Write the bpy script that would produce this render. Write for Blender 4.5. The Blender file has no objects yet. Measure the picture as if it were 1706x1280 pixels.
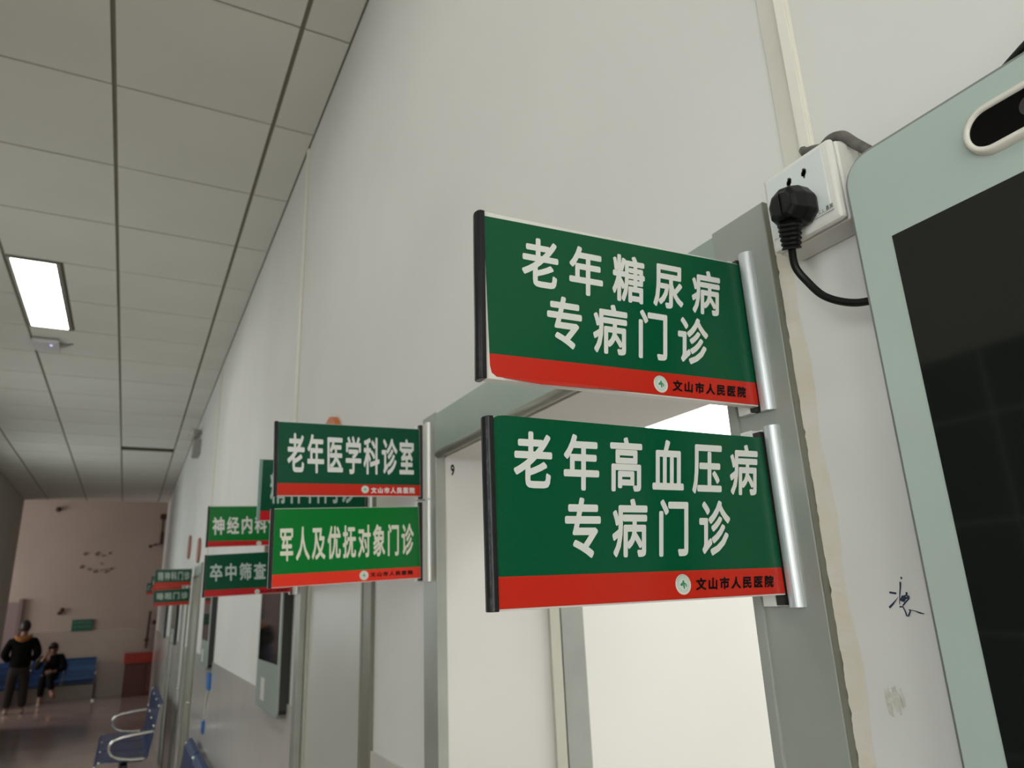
import bpy, bmesh, math, random
from mathutils import Vector, Matrix
random.seed(7)
S = bpy.context.scene
COL = S.collection
H = 1.75                       # eye height: all z below are given relative to the eye, then lifted by H

# ------------------------------------------------------------------ camera
yaw, pit, rol = 4.94025123e-01, 2.91426880e-01, -4.23000265e-02
fw = Vector((math.sin(yaw)*math.cos(pit), math.cos(yaw)*math.cos(pit), math.sin(pit)))
rt = fw.cross(Vector((0, 0, 1))).normalized(); up = rt.cross(fw)
c_, s_ = math.cos(rol), math.sin(rol)
r2 = c_*rt + s_*up; u2 = -s_*rt + c_*up
cam = bpy.data.cameras.new('camera'); camo = bpy.data.objects.new('camera', cam); COL.objects.link(camo)
camo.matrix_world = Matrix(((r2.x, u2.x, -fw.x, 0), (r2.y, u2.y, -fw.y, 0), (r2.z, u2.z, -fw.z, H), (0, 0, 0, 1)))
cam.sensor_fit = 'HORIZONTAL'; cam.sensor_width = 36; cam.lens = 36*1175.18/1706
cam.clip_start = 0.01
cam.dof.use_dof = True; cam.dof.focus_distance = 0.56; cam.dof.aperture_fstop = 11.0
S.camera = camo
# ------------------------------------------------------------------ world, exposure
W = bpy.data.worlds.new('world'); S.world = W; W.use_nodes = True
W.node_tree.nodes['Background'].inputs[0].default_value = (1, 1, 1, 1)
W.node_tree.nodes['Background'].inputs[1].default_value = 0.02
S.view_settings.view_transform = 'Standard'; S.view_settings.look = 'None'
S.view_settings.gamma = 1; S.view_settings.use_curve_mapping = False
S.view_settings.exposure = 0.45
S.cycles.use_denoising = True
S.cycles.max_bounces = 8

def area(name, loc, rot, sx, sy, power, color=(1, 1, 1)):
    l = bpy.data.lights.new(name, 'AREA'); l.shape = 'RECTANGLE'; l.size = sx; l.size_y = sy
    l.energy = power; l.color = color
    o = bpy.data.objects.new(name, l); COL.objects.link(o)
    o.location = (loc[0], loc[1], loc[2]+H); o.rotation_euler = rot
    return o
R = math.radians
# daylight from the open near end of the corridor, behind the camera
area('daylight_near_end', (-0.6, -4.7, 0.1), (R(90), 0, R(180)), 2.2, 3.0, 100, (0.97, 1.0, 0.98))
# window daylight in the hall at the far end, from its left side
area('daylight_hall', (-5.6, 17.2, 0.6), (R(90), 0, R(-90)), 2.6, 2.2, 82, (1.0, 0.93, 0.90))
# lamp of the consulting room behind the open door
area('room_lamp', (2.6, 0.9, 1.9), (0, 0, 0), 1.2, 1.2, 88, (1.0, 0.99, 0.985))
WIN = 5.0; WINK = (1, 1, 0.5, 0.6, 0.8)   # fill daylight from glowing windows added out of view in the left wall
PANEL = 11.0                   # emission of the ceiling panels

# ------------------------------------------------------------------ materials
MATS = {}
def mat(name, col, rough=0.6, metal=0.0, var=0.0, vscale=4.0, bump=0.0, bscale=60.0, emit=None, es=0.0, spec=0.5, col2=None, coat=0.0):
    if name in MATS: return MATS[name]
    m = bpy.data.materials.new(name); m.use_nodes = True; MATS[name] = m
    nt = m.node_tree; b = nt.nodes['Principled BSDF']
    b.inputs['Base Color'].default_value = (*col, 1); b.inputs['Roughness'].default_value = rough
    b.inputs['Metallic'].default_value = metal; b.inputs['Specular IOR Level'].default_value = spec
    b.inputs['Coat Weight'].default_value = coat
    tc = nt.nodes.new('ShaderNodeTexCoord')
    if var > 0 or col2:
        n = nt.nodes.new('ShaderNodeTexNoise'); n.inputs['Scale'].default_value = vscale; n.inputs['Detail'].default_value = 5
        rp = nt.nodes.new('ShaderNodeValToRGB')
        c2 = col2 or tuple(max(0, v*(1-var)) for v in col)
        rp.color_ramp.elements[0].color = (*c2, 1); rp.color_ramp.elements[1].color = (*col, 1)
        rp.color_ramp.elements[0].position = 0.32; rp.color_ramp.elements[1].position = 0.62
        nt.links.new(tc.outputs['Object'], n.inputs['Vector']); nt.links.new(n.outputs['Fac'], rp.inputs[0])
        nt.links.new(rp.outputs[0], b.inputs['Base Color'])
    if bump > 0:
        n = nt.nodes.new('ShaderNodeTexNoise'); n.inputs['Scale'].default_value = bscale; n.inputs['Detail'].default_value = 3
        bm_ = nt.nodes.new('ShaderNodeBump'); bm_.inputs['Strength'].default_value = bump; bm_.inputs['Distance'].default_value = 0.001
        nt.links.new(tc.outputs['Object'], n.inputs['Vector']); nt.links.new(n.outputs['Fac'], bm_.inputs['Height'])
        nt.links.new(bm_.outputs['Normal'], b.inputs['Normal'])
    if emit:
        b.inputs['Emission Color'].default_value = (*emit, 1); b.inputs['Emission Strength'].default_value = es
    return m
M_WALL = mat('wall_paint', (0.67, 0.665, 0.645), 0.75, var=0.07, vscale=1.6, bump=0.15, bscale=45)
M_WALLP = mat('patch_plaster', (0.62, 0.60, 0.53), 0.8, var=0.06, vscale=14, bump=0.2, bscale=60)
M_JAMB = mat('jamb_paint', (0.62, 0.61, 0.585), 0.7, var=0.05, vscale=3)
M_HALL = mat('hall_wall_paint', (0.52, 0.45, 0.40), 0.8, var=0.08, vscale=1.2)
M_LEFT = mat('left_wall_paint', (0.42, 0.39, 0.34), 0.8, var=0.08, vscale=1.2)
M_TILEW = mat('wainscot_tile', (0.62, 0.60, 0.57), 0.15, var=0.06, vscale=3, spec=0.6)
M_HTILE = mat('hall_wainscot', (0.40, 0.34, 0.30), 0.25, var=0.08, vscale=2)
M_CEIL = mat('ceiling_board', (0.60, 0.59, 0.535), 0.9, var=0.05, vscale=1.5, bump=0.2, bscale=120)
M_GRID = mat('ceiling_grid', (0.16, 0.145, 0.105), 0.7)
M_BLACKHOLE = mat('plenum_dark', (0.01, 0.01, 0.01), 0.9)
M_FLOOR = mat('floor_terrazzo', (0.48, 0.38, 0.35), 0.11, var=0.12, vscale=2, spec=0.5)
M_FRAME = mat('door_frame_grey', (0.33, 0.345, 0.315), 0.36, metal=0.15, var=0.12, vscale=9)
M_FRAMEL = mat('header_lip_shaded_grey', (0.24, 0.24, 0.20), 0.35, metal=0.2)  # darkened grey stands in for the shadow strip under the lip
M_FRAMEO = mat('door_frame_shaded_olive', (0.205, 0.20, 0.16), 0.4, metal=0.1, var=0.1, vscale=9)  # darker frame tone, shade of the near posts painted into the colour
M_FRAMED = mat('door_frame_shade', (0.19, 0.19, 0.155), 0.5, metal=0.1, var=0.1, vscale=9)  # shade of the near side faces put into the colour; also the hinge gap
M_LEAF = mat('door_leaf_white', (0.76, 0.75, 0.71), 0.35, var=0.03, vscale=2)
M_LEAFG = mat('door_leaf_grey', (0.56, 0.56, 0.53), 0.35, var=0.06, vscale=2)
M_LEAFD = mat('door_leaf_olive', (0.30, 0.295, 0.24), 0.5, var=0.06, vscale=2)
M_WHITEPL = mat('sign_plate_white', (0.66, 0.65, 0.62), 0.35)
def vinyl(name, c): return mat(name, c, 0.20, bump=0.16, bscale=420, spec=0.22)
M_G1 = vinyl('vinyl_green', (0.001, 0.078, 0.030))
M_G4 = vinyl('vinyl_bright_green', (0.001, 0.155, 0.024))
M_G5 = vinyl('vinyl_dark_green', (0.001, 0.066, 0.030))
M_RED = vinyl('vinyl_red', (0.50, 0.022, 0.010))
M_REDB = vinyl('vinyl_bright_red', (0.70, 0.035, 0.016))
M_REDD = vinyl('vinyl_crimson', (0.46, 0.012, 0.018))
M_LET = mat('lettering_white', (0.66, 0.67, 0.66), 0.3)
M_LETG = mat('lettering_grey', (0.42, 0.50, 0.47), 0.4)
M_LETB = mat('lettering_black', (0.004, 0.003, 0.003), 0.5, spec=0.15)
M_EMG = mat('emblem_green', (0.02, 0.26, 0.15), 0.4)
M_EMR = mat('emblem_ring', (0.50, 0.60, 0.57), 0.4)
M_EMW = mat('emblem_white', (0.66, 0.66, 0.58), 0.4)
M_CAP = mat('end_cap_black', (0.009, 0.009, 0.011), 0.30, bump=0.3, bscale=250, spec=0.3)
M_CAPS = mat('end_cap_silver_green', (0.18, 0.30, 0.27), 0.3, metal=0.4)
M_ALU = mat('aluminium', (0.62, 0.65, 0.68), 0.42, metal=0.55)
M_ALUW = mat('aluminium_pale', (0.72, 0.72, 0.70), 0.4, metal=0.3)
M_DARK = mat('gasket_black', (0.015, 0.014, 0.013), 0.5)
M_DEVG = mat('display_bezel', (0.40, 0.475, 0.44), 0.22, var=0.03, vscale=2)
M_DEVE = mat('display_rim', (0.24, 0.26, 0.245), 0.35, metal=0.3)
M_SCR = mat('display_screen', (0.008, 0.010, 0.009), 0.05, spec=0.6)
M_PILL = mat('camera_ring', (0.66, 0.64, 0.58), 0.3, var=0.06, vscale=40)
M_BODY = mat('display_body_black', (0.010, 0.011, 0.011), 0.45)
M_SOCK = mat('socket_white', (0.62, 0.66, 0.66), 0.25)
M_SOCKB = mat('socket_base', (0.66, 0.65, 0.62), 0.4)
M_INK = mat('socket_print', (0.14, 0.15, 0.15), 0.6)
M_PLUG = mat('plug_rubber', (0.004, 0.004, 0.004), 0.42, spec=0.25)
M_HOSE = mat('grey_hose', (0.13, 0.12, 0.11), 0.8, var=0.35, vscale=120, bump=0.5, bscale=300)
M_TRUNK = mat('trunking_cream', (0.70, 0.68, 0.61), 0.45)
M_INKB = mat('marker_ink', (0.018, 0.028, 0.065), 0.5)
M_SMUD = mat('smudge', (0.50, 0.49, 0.42), 0.8, col2=(0.62, 0.61, 0.57), vscale=220)
M_CHROME = mat('chrome', (0.62, 0.62, 0.60), 0.22, metal=1.0)
M_BEAM = mat('bench_beam', (0.02, 0.02, 0.022), 0.4)
M_ORANGE = mat('orange_disc', (0.50, 0.14, 0.04), 0.5)
M_REDDISC = mat('red_disc', (0.33, 0.13, 0.09), 0.5)
M_PANEL = mat('light_panel', (1, 1, 1), 0.5, emit=(1.0, 0.985, 0.90), es=PANEL)
M_LFRAME = mat('light_frame', (0.30, 0.29, 0.25), 0.35, metal=0.6)
M_PIPE = mat('pipe_brown', (0.07, 0.028, 0.018), 0.6)

def perforated():
    m = mat('perforated_blue_steel', (0.02, 0.055, 0.16), 0.28, metal=0.35)
    nt = m.node_tree; b = nt.nodes['Principled BSDF']
    tc = nt.nodes.new('ShaderNodeTexCoord'); v = nt.nodes.new('ShaderNodeTexVoronoi'); v.inputs['Scale'].default_value = 55
    v.inputs['Randomness'].default_value = 0
    r = nt.nodes.new('ShaderNodeValToRGB'); r.color_ramp.elements[0].position = 0.30; r.color_ramp.elements[1].position = 0.36
    r.color_ramp.elements[0].color = (0.006, 0.012, 0.028, 1); r.color_ramp.elements[1].color = (0.016, 0.065, 0.20, 1)
    nt.links.new(tc.outputs['Object'], v.inputs['Vector']); nt.links.new(v.outputs['Distance'], r.inputs[0]); nt.links.new(r.outputs[0], b.inputs['Base Color'])
    return m
M_BLUE = perforated()

# ------------------------------------------------------------------ helpers
def add_box(bm, x0, x1, y0, y1, z0, z1):
    vs = [bm.verts.new((x, y, z)) for x in (x0, x1) for y in (y0, y1) for z in (z0, z1)]
    for f in ((0, 1, 3, 2), (4, 6, 7, 5), (0, 4, 5, 1), (2, 3, 7, 6), (0, 2, 6, 4), (1, 5, 7, 3)):
        bm.faces.new([vs[i] for i in f])
def add_prism(bm, pts, d):      # pts: closed 3-D outline, d: extrusion vector
    d = Vector(d); a = [bm.verts.new(p) for p in pts]; b = [bm.verts.new(Vector(p)+d) for p in pts]
    bm.faces.new(a); bm.faces.new(b[::-1]); n = len(a)
    for i in range(n): bm.faces.new((a[i], b[i], b[(i+1) % n], a[(i+1) % n]))
def add_tube(bm, pts, r, seg=10, cap=True):
    pts = [Vector(p) for p in pts]; rs = r if isinstance(r, (list, tuple)) else [r]*len(pts)
    rings = []; prev = None
    for i, p in enumerate(pts):
        t = (pts[min(i+1, len(pts)-1)]-pts[max(i-1, 0)]).normalized()
        if prev is None: a = t.cross(Vector((0, 0, 1)) if abs(t.z) < 0.9 else Vector((1, 0, 0))).normalized()
        else: a = (prev-t*prev.dot(t)).normalized()
        prev = a; b = t.cross(a)
        rings.append([bm.verts.new(p+rs[i]*(math.cos(2*math.pi*k/seg)*a+math.sin(2*math.pi*k/seg)*b)) for k in range(seg)])
    for i in range(len(rings)-1):
        for k in range(seg): bm.faces.new((rings[i][k], rings[i][(k+1) % seg], rings[i+1][(k+1) % seg], rings[i+1][k]))
    if cap: bm.faces.new(rings[0][::-1]); bm.faces.new(rings[-1])
def add_ball(bm, c, r, seg=12, sc=(1, 1, 1)):
    ret = bmesh.ops.create_uvsphere(bm, u_segments=seg, v_segments=max(6, seg//2+2), radius=r)
    for v in ret['verts']: v.co = Vector((v.co.x*sc[0], v.co.y*sc[1], v.co.z*sc[2]))+Vector(c)
def smooth_pts(pts, n=6):
    pts = [Vector(p) for p in pts]; out = []
    for i in range(len(pts)-1):
        p0, p1, p2, p3 = pts[max(i-1, 0)], pts[i], pts[i+1], pts[min(i+2, len(pts)-1)]
        for k in range(n):
            t = k/n
            out.append(0.5*((2*p1)+(-p0+p2)*t+(2*p0-5*p1+4*p2-p3)*t*t+(-p0+3*p1-3*p2+p3)*t**3))
    out.append(pts[-1]); return out
def finish(o, bev=0, smooth=False):
    if bev:
        m = o.modifiers.new('bevel', 'BEVEL'); m.width = bev; m.segments = 2; m.limit_method = 'ANGLE'
    if smooth:
        for p in o.data.polygons: p.use_smooth = True
def wpos(o):
    v = Vector((0, 0, 0))
    while o: v += o.location; o = o.parent
    return v
def obj(name, bm, m, parent=None, bev=0, smooth=False, lift=True, label=None, normals=True):
    """link ONE mesh object; coordinates are world ones (z relative to the eye) unless lift is off"""
    if normals: bmesh.ops.recalc_face_normals(bm, faces=bm.faces)
    me = bpy.data.meshes.new(name); 
    off = Vector((0, 0, 0))
    if lift: off = Vector((0, 0, H)) - (wpos(parent) if parent else Vector((0, 0, 0)))
    for v in bm.verts: v.co += off
    bm.to_mesh(me); bm.free(); me.materials.append(m)
    o = bpy.data.objects.new(name, me); COL.objects.link(o); o.parent = parent
    finish(o, bev, smooth)
    if label: o['label'] = label
    return o
def tag(o, label, cat, group=None):
    o['label'] = label; o['category'] = cat
    if group: o['group'] = group
    return o
def empty(name, loc, kind=None):
    o = bpy.data.objects.new(name, None); COL.objects.link(o); o.location = (loc[0], loc[1], loc[2]+H)
    o.empty_display_size = 0.05
    if kind: o['kind'] = kind
    return o
def thing(name, label, cat, loc, group=None): return tag(empty(name, loc), label, cat, group)
def boxo(name, m, b, parent=None, bev=0, label=None):
    bm = bmesh.new(); add_box(bm, *b); return obj(name, bm, m, parent, bev, label=label)
def struct(o): o['kind'] = 'structure'; return o
FL = -H
CZ = 1.991

# ------------------------------------------------------------------ the setting
floor = struct(boxo('floor', M_FLOOR, (-7, 4.6, -5, 19.3, FL-0.1, FL)))
OPEN = [(0.508, 1.327), (1.83, 2.58), (6.62, 7.38), (7.86, 8.58), (9.66, 10.44)]
OT = 0.28
bm = bmesh.new(); y = -5.0
for a, b in OPEN:
    add_box(bm, 0.54, 0.78, y, a, FL, CZ+0.3); add_box(bm, 0.54, 0.78, a, b, OT, CZ+0.3); y = b
add_box(bm, 0.54, 0.78, y, 15.2, FL, CZ+0.3)
wall = struct(obj('wall_right', bm, M_WALL))
# glossy grey tile wainscot on the lower wall, between the doors
bm = bmesh.new(); y = -5.0
for a, b in OPEN+[(15.2, 15.2)]:
    a2 = a-0.07 if a < 15 else a
    if a2 > y: add_box(bm, 0.534, 0.5395, y, a2, FL, -0.33)
    y = b+0.07
obj('wainscot', bm, M_TILEW, wall)
WINS = [(-3.4, -2.2), (-1.5, -0.3), (3.4, 4.6), (6.6, 7.8), (9.8, 11.0)]  # unseen windows, added to bring fill light into the corridor
bm = bmesh.new(); y = -5.0
for a, b in WINS:
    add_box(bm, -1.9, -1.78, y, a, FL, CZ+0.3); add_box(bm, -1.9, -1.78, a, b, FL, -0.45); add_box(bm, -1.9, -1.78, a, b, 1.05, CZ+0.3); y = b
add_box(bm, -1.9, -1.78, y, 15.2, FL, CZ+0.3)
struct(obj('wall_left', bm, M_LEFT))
for i, (a, b) in enumerate(WINS):
    w_ = empty('window_%d' % (i+1), (-1.85, (a+b)/2, -0.45), 'structure')
    bm = bmesh.new(); c = (a+b)/2
    for q in ((a, a+0.05, -0.45, 1.05), (b-0.05, b, -0.45, 1.05), (c-0.025, c+0.025, -0.40, 1.0), (a+0.05, b-0.05, -0.45, -0.40), (a+0.05, b-0.05, 1.0, 1.05)): add_box(bm, -1.86, -1.80, *q)
    obj('window_frame', bm, mat('window_frame_paint', (0.6, 0.6, 0.58), 0.5), w_)
    for q in ((a+0.05, c-0.025), (c+0.025, b-0.05)): boxo('pane', mat('fill_glow_pane_%d' % i, (0.8, 0.8, 0.8), 0.4, emit=(0.93, 1.0, 0.97), es=WIN*WINK[i]), (-1.845, -1.835, q[0], q[1], -0.40, 1.0), w_)  # glowing panes serve as fill lights
hall = struct(boxo('wall_back', M_HALL, (-7, 4.6, 19.0, 19.2, FL, 4.2)))
boxo('wainscot', M_HTILE, (-7, 4.6, 18.985, 19.0, FL, -0.35), hall)
struct(boxo('wall_hall_left', M_HALL, (-7.1, -7, 15.2, 19.2, FL, 4.2)))
struct(boxo('wall_hall_right', M_HALL, (4.6, 4.7, 6.7, 19.2, FL, 4.2)))
struct(boxo('wall_hall_near_left', M_HALL, (-7, -1.9, 15.1, 15.2, FL, 4.2)))
struct(boxo('wall_hall_near_right', M_HALL, (0.78, 4.6, 15.1, 15.2, FL, 4.2)))
struct(boxo('wall_hall_top', M_HALL, (-1.9, 0.78, 15.25, 15.35, CZ+0.03, 4.2)))
struct(boxo('ceiling_hall', M_CEIL, (-7.1, 4.7, 15.2, 19.2, 4.2, 4.3)))
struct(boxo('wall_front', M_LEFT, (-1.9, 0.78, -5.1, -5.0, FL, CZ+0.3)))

# dark polished stone cladding with pale joints on the left wall, opposite the near display
cl = struct(boxo('trim_1', mat('dark_stone', (0.045, 0.05, 0.045), 0.25, var=0.3, vscale=6), (-1.7799, -1.765, -0.15, 3.2, FL, 0.825)))
M_JOINT = mat('stone_joint', (0.42, 0.40, 0.36), 0.7)
for z in (0.577, 0.19, -0.2, -0.6, -1.0, -1.4): boxo('joint', M_JOINT, (-1.7655, -1.7642, -0.15, 3.2, z-0.006, z+0.004), cl)
for yy in (0.8, 1.40, 2.0, 2.6): boxo('joint', M_JOINT, (-1.7655, -1.7641, yy-0.005, yy+0.005, FL+0.01, 0.82), cl)
boxo('joint', M_JOINT, (-1.7799, -1.779, 1.397, 1.407, 0.83, 1.25), cl)

# ceiling: dark grid with hung boards
GX = [-1.78, -1.418, -0.8177, -0.2416, 0.3603, 0.54]
GY0 = 2.7476
rows = list(range(-13, 21))
SLOT = (-0.2416, 0.3603, 9.96, 10.17)
bm = bmesh.new()
zt = CZ+0.006
add_box(bm, -1.9, SLOT[0], -5, 15.25, zt, zt+0.03); add_box(bm, SLOT[1], 0.56, -5, 15.25, zt, zt+0.03)
add_box(bm, SLOT[0], SLOT[1], -5, SLOT[2], zt, zt+0.03); add_box(bm, SLOT[0], SLOT[1], SLOT[3], 15.25, zt, zt+0.03)
ceil = struct(obj('ceiling', bm, M_GRID))
bm = bmesh.new(); add_box(bm, SLOT[0]-0.02, SLOT[1]+0.02, SLOT[2]-0.02, SLOT[3]+0.02, zt+0.031, zt+0.3); bm.faces.ensure_lookup_table()
bmesh.ops.delete(bm, geom=[f for f in bm.faces if all(abs(v.co.z-(zt+0.031)) < 1e-5 for v in f.verts)], context='FACES')
obj('void_above_ceiling', bm, M_BLACKHOLE, ceil)
tile_cache = {}
LAMPS = [3, -3, -9]            # first row of each two-row lamp cell
def tile(x0, x1, y0, y1):
    k = (round(x1-x0, 3), round(y1-y0, 3))
    if k not in tile_cache:
        b = bmesh.new(); gx, gy = 0.0085, 0.0045
        hx, hy = k[0]/2-gx, k[1]/2-gy
        add_box(b, -hx, hx, -hy, hy, 0, 0.005)
        bmesh.ops.recalc_face_normals(b, faces=b.faces)
        me = bpy.data.meshes.new('ceiling_tile'); b.to_mesh(me); b.free(); me.materials.append(M_CEIL); tile_cache[k] = me
    o = bpy.data.objects.new('ceiling_tile', tile_cache[k]); COL.objects.link(o); o.parent = ceil
    o.location = ((x0+x1)/2, (y0+y1)/2, CZ+H+random.uniform(-0.0008, 0.0004))
for k in rows:
    y0 = GY0+0.6*k; y1 = min(y0+0.6, 15.22)
    for i in range(5):
        x0, x1 = GX[i], GX[i+1]
        if i == 2 and any(k in (a, a+1) for a in LAMPS):
            tile(-0.535, x1, y0, y1); continue
        if i == 3 and abs(y0-9.9476) < 0.01:
            tile(x0, x1, SLOT[3]+0.0, y1+0.0); continue
        tile(x0, x1, y0, y1)
for n, a in enumerate(LAMPS):
    y0 = GY0+0.6*a; y1 = y0+1.2; x0, x1 = -0.8177, -0.535
    t = thing('ceiling_light', ['lit rectangular ceiling panel light with thin metal frame, above the smoke detector', 'lit ceiling panel light just behind the viewer', 'lit ceiling panel light at the near end of the corridor'][n], 'lamp', ((x0+x1)/2, (y0+y1)/2, CZ))
    bm = bmesh.new(); w = 0.016; f = 0.0
    add_box(bm, x0+0.012, x0+0.012+w, y0+0.01, y1-0.01, CZ-0.008, CZ+0.005); add_box(bm, x1-0.030, x1-0.006, y0+0.01, y1-0.01, CZ-0.008, CZ+0.005)
    add_box(bm, x0+0.012+w, x1-0.030, y0+0.01, y0+0.028, CZ-0.008, CZ+0.005); add_box(bm, x0+0.012+w, x1-0.030, y1-0.028, y1-0.01, CZ-0.008, CZ+0.005)
    obj('frame', bm, M_LFRAME, t)
    boxo('diffuser', M_PANEL, (x0+0.012+w, x1-0.030, y0+0.028, y1-0.028, CZ-0.002, CZ+0.004), t)

# consulting room behind the open door
room = struct(boxo('floor_room', mat('room_floor', (0.45, 0.43, 0.40), 0.4), (0.78, 4.5, -1.2, 6.6, FL-0.02, FL+0.002)))
M_ROOM = mat('room_paint', (0.80, 0.80, 0.77), 0.8)
struct(boxo('wall_room_back', M_ROOM, (4.5, 4.59, -1.2, 6.6, FL, CZ)))
struct(boxo('wall_room_far', M_ROOM, (0.78, 4.6, 6.6, 6.7, FL, CZ)))
struct(boxo('wall_room_near', M_ROOM, (0.78, 4.6, -1.3, -1.2, FL, CZ)))
struct(boxo('ceiling_room', M_ROOM, (0.78, 4.6, -1.3, 6.7, CZ, CZ+0.05)))

w_ = empty('window_6', (4.48, 4.8, -0.3), 'structure')  # glowing window added to brighten the room and whiten the view inside
boxo('window_frame', mat('window_frame_paint', (0.6, 0.6, 0.58), 0.5), (4.47, 4.4995, 3.55, 5.95, -0.35, 1.85), w_)
boxo('pane', mat('added_room_glow', (0.8, 0.8, 0.8), 0.4, emit=(1.0, 1.0, 0.98), es=2.4), (4.46, 4.4695, 3.60, 5.90, -0.30, 1.80), w_)
# ------------------------------------------------------------------ doors
def frame_bar(bm, a, b):         # one profile of the door casing: flat face with a rounded inner lip
    add_box(bm, *a)
    if b: add_box(bm, *b)
def door(n, y0, y1, leafmat, open_=False):
    d = empty('door_%d' % n, (0.54, (y0+y1)/2, FL), 'structure')
    fwid = 0.072
    for s, (a, b, ia, ib) in enumerate(((y0-fwid, y0, y0-0.004, y0+0.008), (y1, y1+fwid, y1-0.008, y1+0.004))):
        bm = bmesh.new()
        add_box(bm, 0.53, 0.5405, a, b, FL, 0.372 if s == 0 else 0.372)
        add_box(bm, 0.527, 0.548, ia, ib, FL, OT+0.004)
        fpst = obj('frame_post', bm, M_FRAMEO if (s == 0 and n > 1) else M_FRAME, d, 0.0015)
        boxo('shaded_edge_strip', M_FRAMED, (0.5303, 0.5402, a-0.0012, a, FL, 0.3715), fpst) if not (s == 1 and open_) else None  # dark strip paints the shade on each post's near side
    bm = bmesh.new()
    add_box(bm, 0.5305, 0.5405, y0, y1, OT, 0.368)
    hb = bmesh.new(); add_tube(hb, [(0.533, y0+0.008, OT+0.002), (0.533, y1-0.008, OT+0.002)], 0.0085, 10)
    obj('header_lip', hb, M_FRAMEL, d, smooth=True)
    obj('frame_header', bm, mat('door_header_green_grey', (0.35, 0.42, 0.375), 0.3, metal=0.15, var=0.1, vscale=6), d, 0.001)
    bm = bmesh.new()               # plastered reveal around the opening
    if open_:
        add_box(bm, 0.549, 0.785, y1-0.004, y1, FL, OT); add_box(bm, 0.549, 0.785, y0, y0+0.004, FL, OT)
        add_box(bm, 0.549, 0.785, y0+0.004, y1-0.004, OT-0.004, OT)
        obj('reveal', bm, M_JAMB, d)
        # inner frame, hinge gap and the leaf swung into the room
        boxo('inner_frame', mat('inner_frame_beige', (0.48, 0.48, 0.40), 0.5), (0.774, 0.797, y1-0.012, y1+0.04, FL, OT), d)
        boxo('hinge_gap', M_FRAMED, (0.797, 0.808, y1+0.006, y1+0.03, FL, OT), d)
        lf = boxo('leaf', M_LEAF, (0.862, 1.63, y1+0.003, y1+0.04, FL+0.01, OT-0.01), d, 0.001)
        boxo('leaf_stile', M_FRAME, (0.808, 0.862, y1, y1+0.042, FL+0.01, OT-0.01), lf)
    else:
        bm.free()
        lf = boxo('leaf', leafmat, (0.556, 0.60, y0+0.036, y1-0.036, FL+0.01, OT-0.035), d, 0.002)
        bm = bmesh.new()
        add_box(bm, 0.549, 0.61, y0, y0+0.034, FL, OT); add_box(bm, 0.549, 0.61, y1-0.034, y1, FL, OT); add_box(bm, 0.549, 0.61, y0+0.034, y1-0.034, OT-0.033, OT)
        obj('stop', bm, mat('stop_beige', (0.42, 0.41, 0.35), 0.5), d, 0.002)
        bm = bmesh.new(); add_tube(bm, smooth_pts([(0.556, y0+0.08, -0.72), (0.52, y0+0.08, -0.72), (0.515, y0+0.10, -0.72), (0.515, y0+0.19, -0.72)], 4), 0.009, 8)
        obj('handle', bm, M_CHROME, lf, smooth=True)
    return d
d1 = door(1, *OPEN[0], M_LEAF, True)
d2 = door(2, *OPEN[1], M_LEAFG)
door(3, *OPEN[2], M_LEAFD); door(4, *OPEN[3], M_LEAF); door(5, *OPEN[4], M_LEAFG)

# ------------------------------------------------------------------ lettering
GL = {}
def glyph(ch, w):
    if (ch, w) in GL: return GL[(ch, w)]
    c = bpy.data.curves.new('g', 'FONT'); c.body = ch; c.resolution_u = 3
    o = bpy.data.objects.new('g', c); COL.objects.link(o)
    bpy.context.view_layer.update()
    me = bpy.data.meshes.new_from_object(o.evaluated_get(bpy.context.evaluated_depsgraph_get()))
    vs = [(v.co.x, v.co.y) for v in me.vertices]; fs = [tuple(p.vertices) for p in me.polygons]
    bpy.data.objects.remove(o); bpy.data.curves.remove(c); bpy.data.meshes.remove(me)
    V, F = [], []
    offs = [(0, 0)] + ([(w*math.cos(a), w*math.sin(a)) for a in [k*math.pi/4 for k in range(8)]] if w else [])
    for dx, dy in offs:
        b = len(V); V += [(x+dx, y+dy) for x, y in vs]; F += [tuple(i+b for i in f) for f in fs]
    GL[(ch, w)] = (V, F); return GL[(ch, w)]
def line_bm(text, fn, w=0.028, ink=0.84, nrm=(0, -1, 0)):
    """text mapped to the unit square (u right, v up), then to space by fn(u,v)"""
    V, F = [], []
    L = []
    for k, ch in enumerate(text):
        gv, gf = glyph(ch, w); b = len(V); per = len(gv)//(9 if w else 1)
        L += [i//per for i in range(len(gv))]
        V += [(k+(x-0.5)*ink+0.5, y) for x, y in gv]; F += [tuple(i+b for i in f) for f in gf]
    x0 = min(v[0] for v in V); x1 = max(v[0] for v in V); y0 = min(v[1] for v in V); y1 = max(v[1] for v in V)
    bm = bmesh.new()
    n_ = Vector(nrm)
    vv = [bm.verts.new(Vector(fn((x-x0)/(x1-x0), (y-y0)/(y1-y0)))+n_*(l*2.2e-5)) for (x, y), l in zip(V, L)]
    for f in F:
        try: bm.faces.new([vv[i] for i in f])
        except ValueError: pass
    return bm
def lettering(text, quad, Y, m, parent, w=0.028, ink=0.84, name='lettering'):
    tl, tr, br, bl = quad
    def fn(u, v):
        x = (tl[0]*(1-u)+tr[0]*u)*v+(bl[0]*(1-u)+br[0]*u)*(1-v)
        z = (tl[1]*(1-u)+tr[1]*u)*v+(bl[1]*(1-u)+br[1]*u)*(1-v)
        return (x, Y, z)
    bm = line_bm(text, fn, w, ink)
    for f in bm.faces:
        f.normal_update()
        if f.normal.y > 0: f.normal_flip()
    return obj(name, bm, m, parent, normals=False)
def poly_xz(pts, Y, d): 
    bm = bmesh.new(); add_prism(bm, [(x, Y, z) for x, z in pts], (0, d, 0)); return bm
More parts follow.
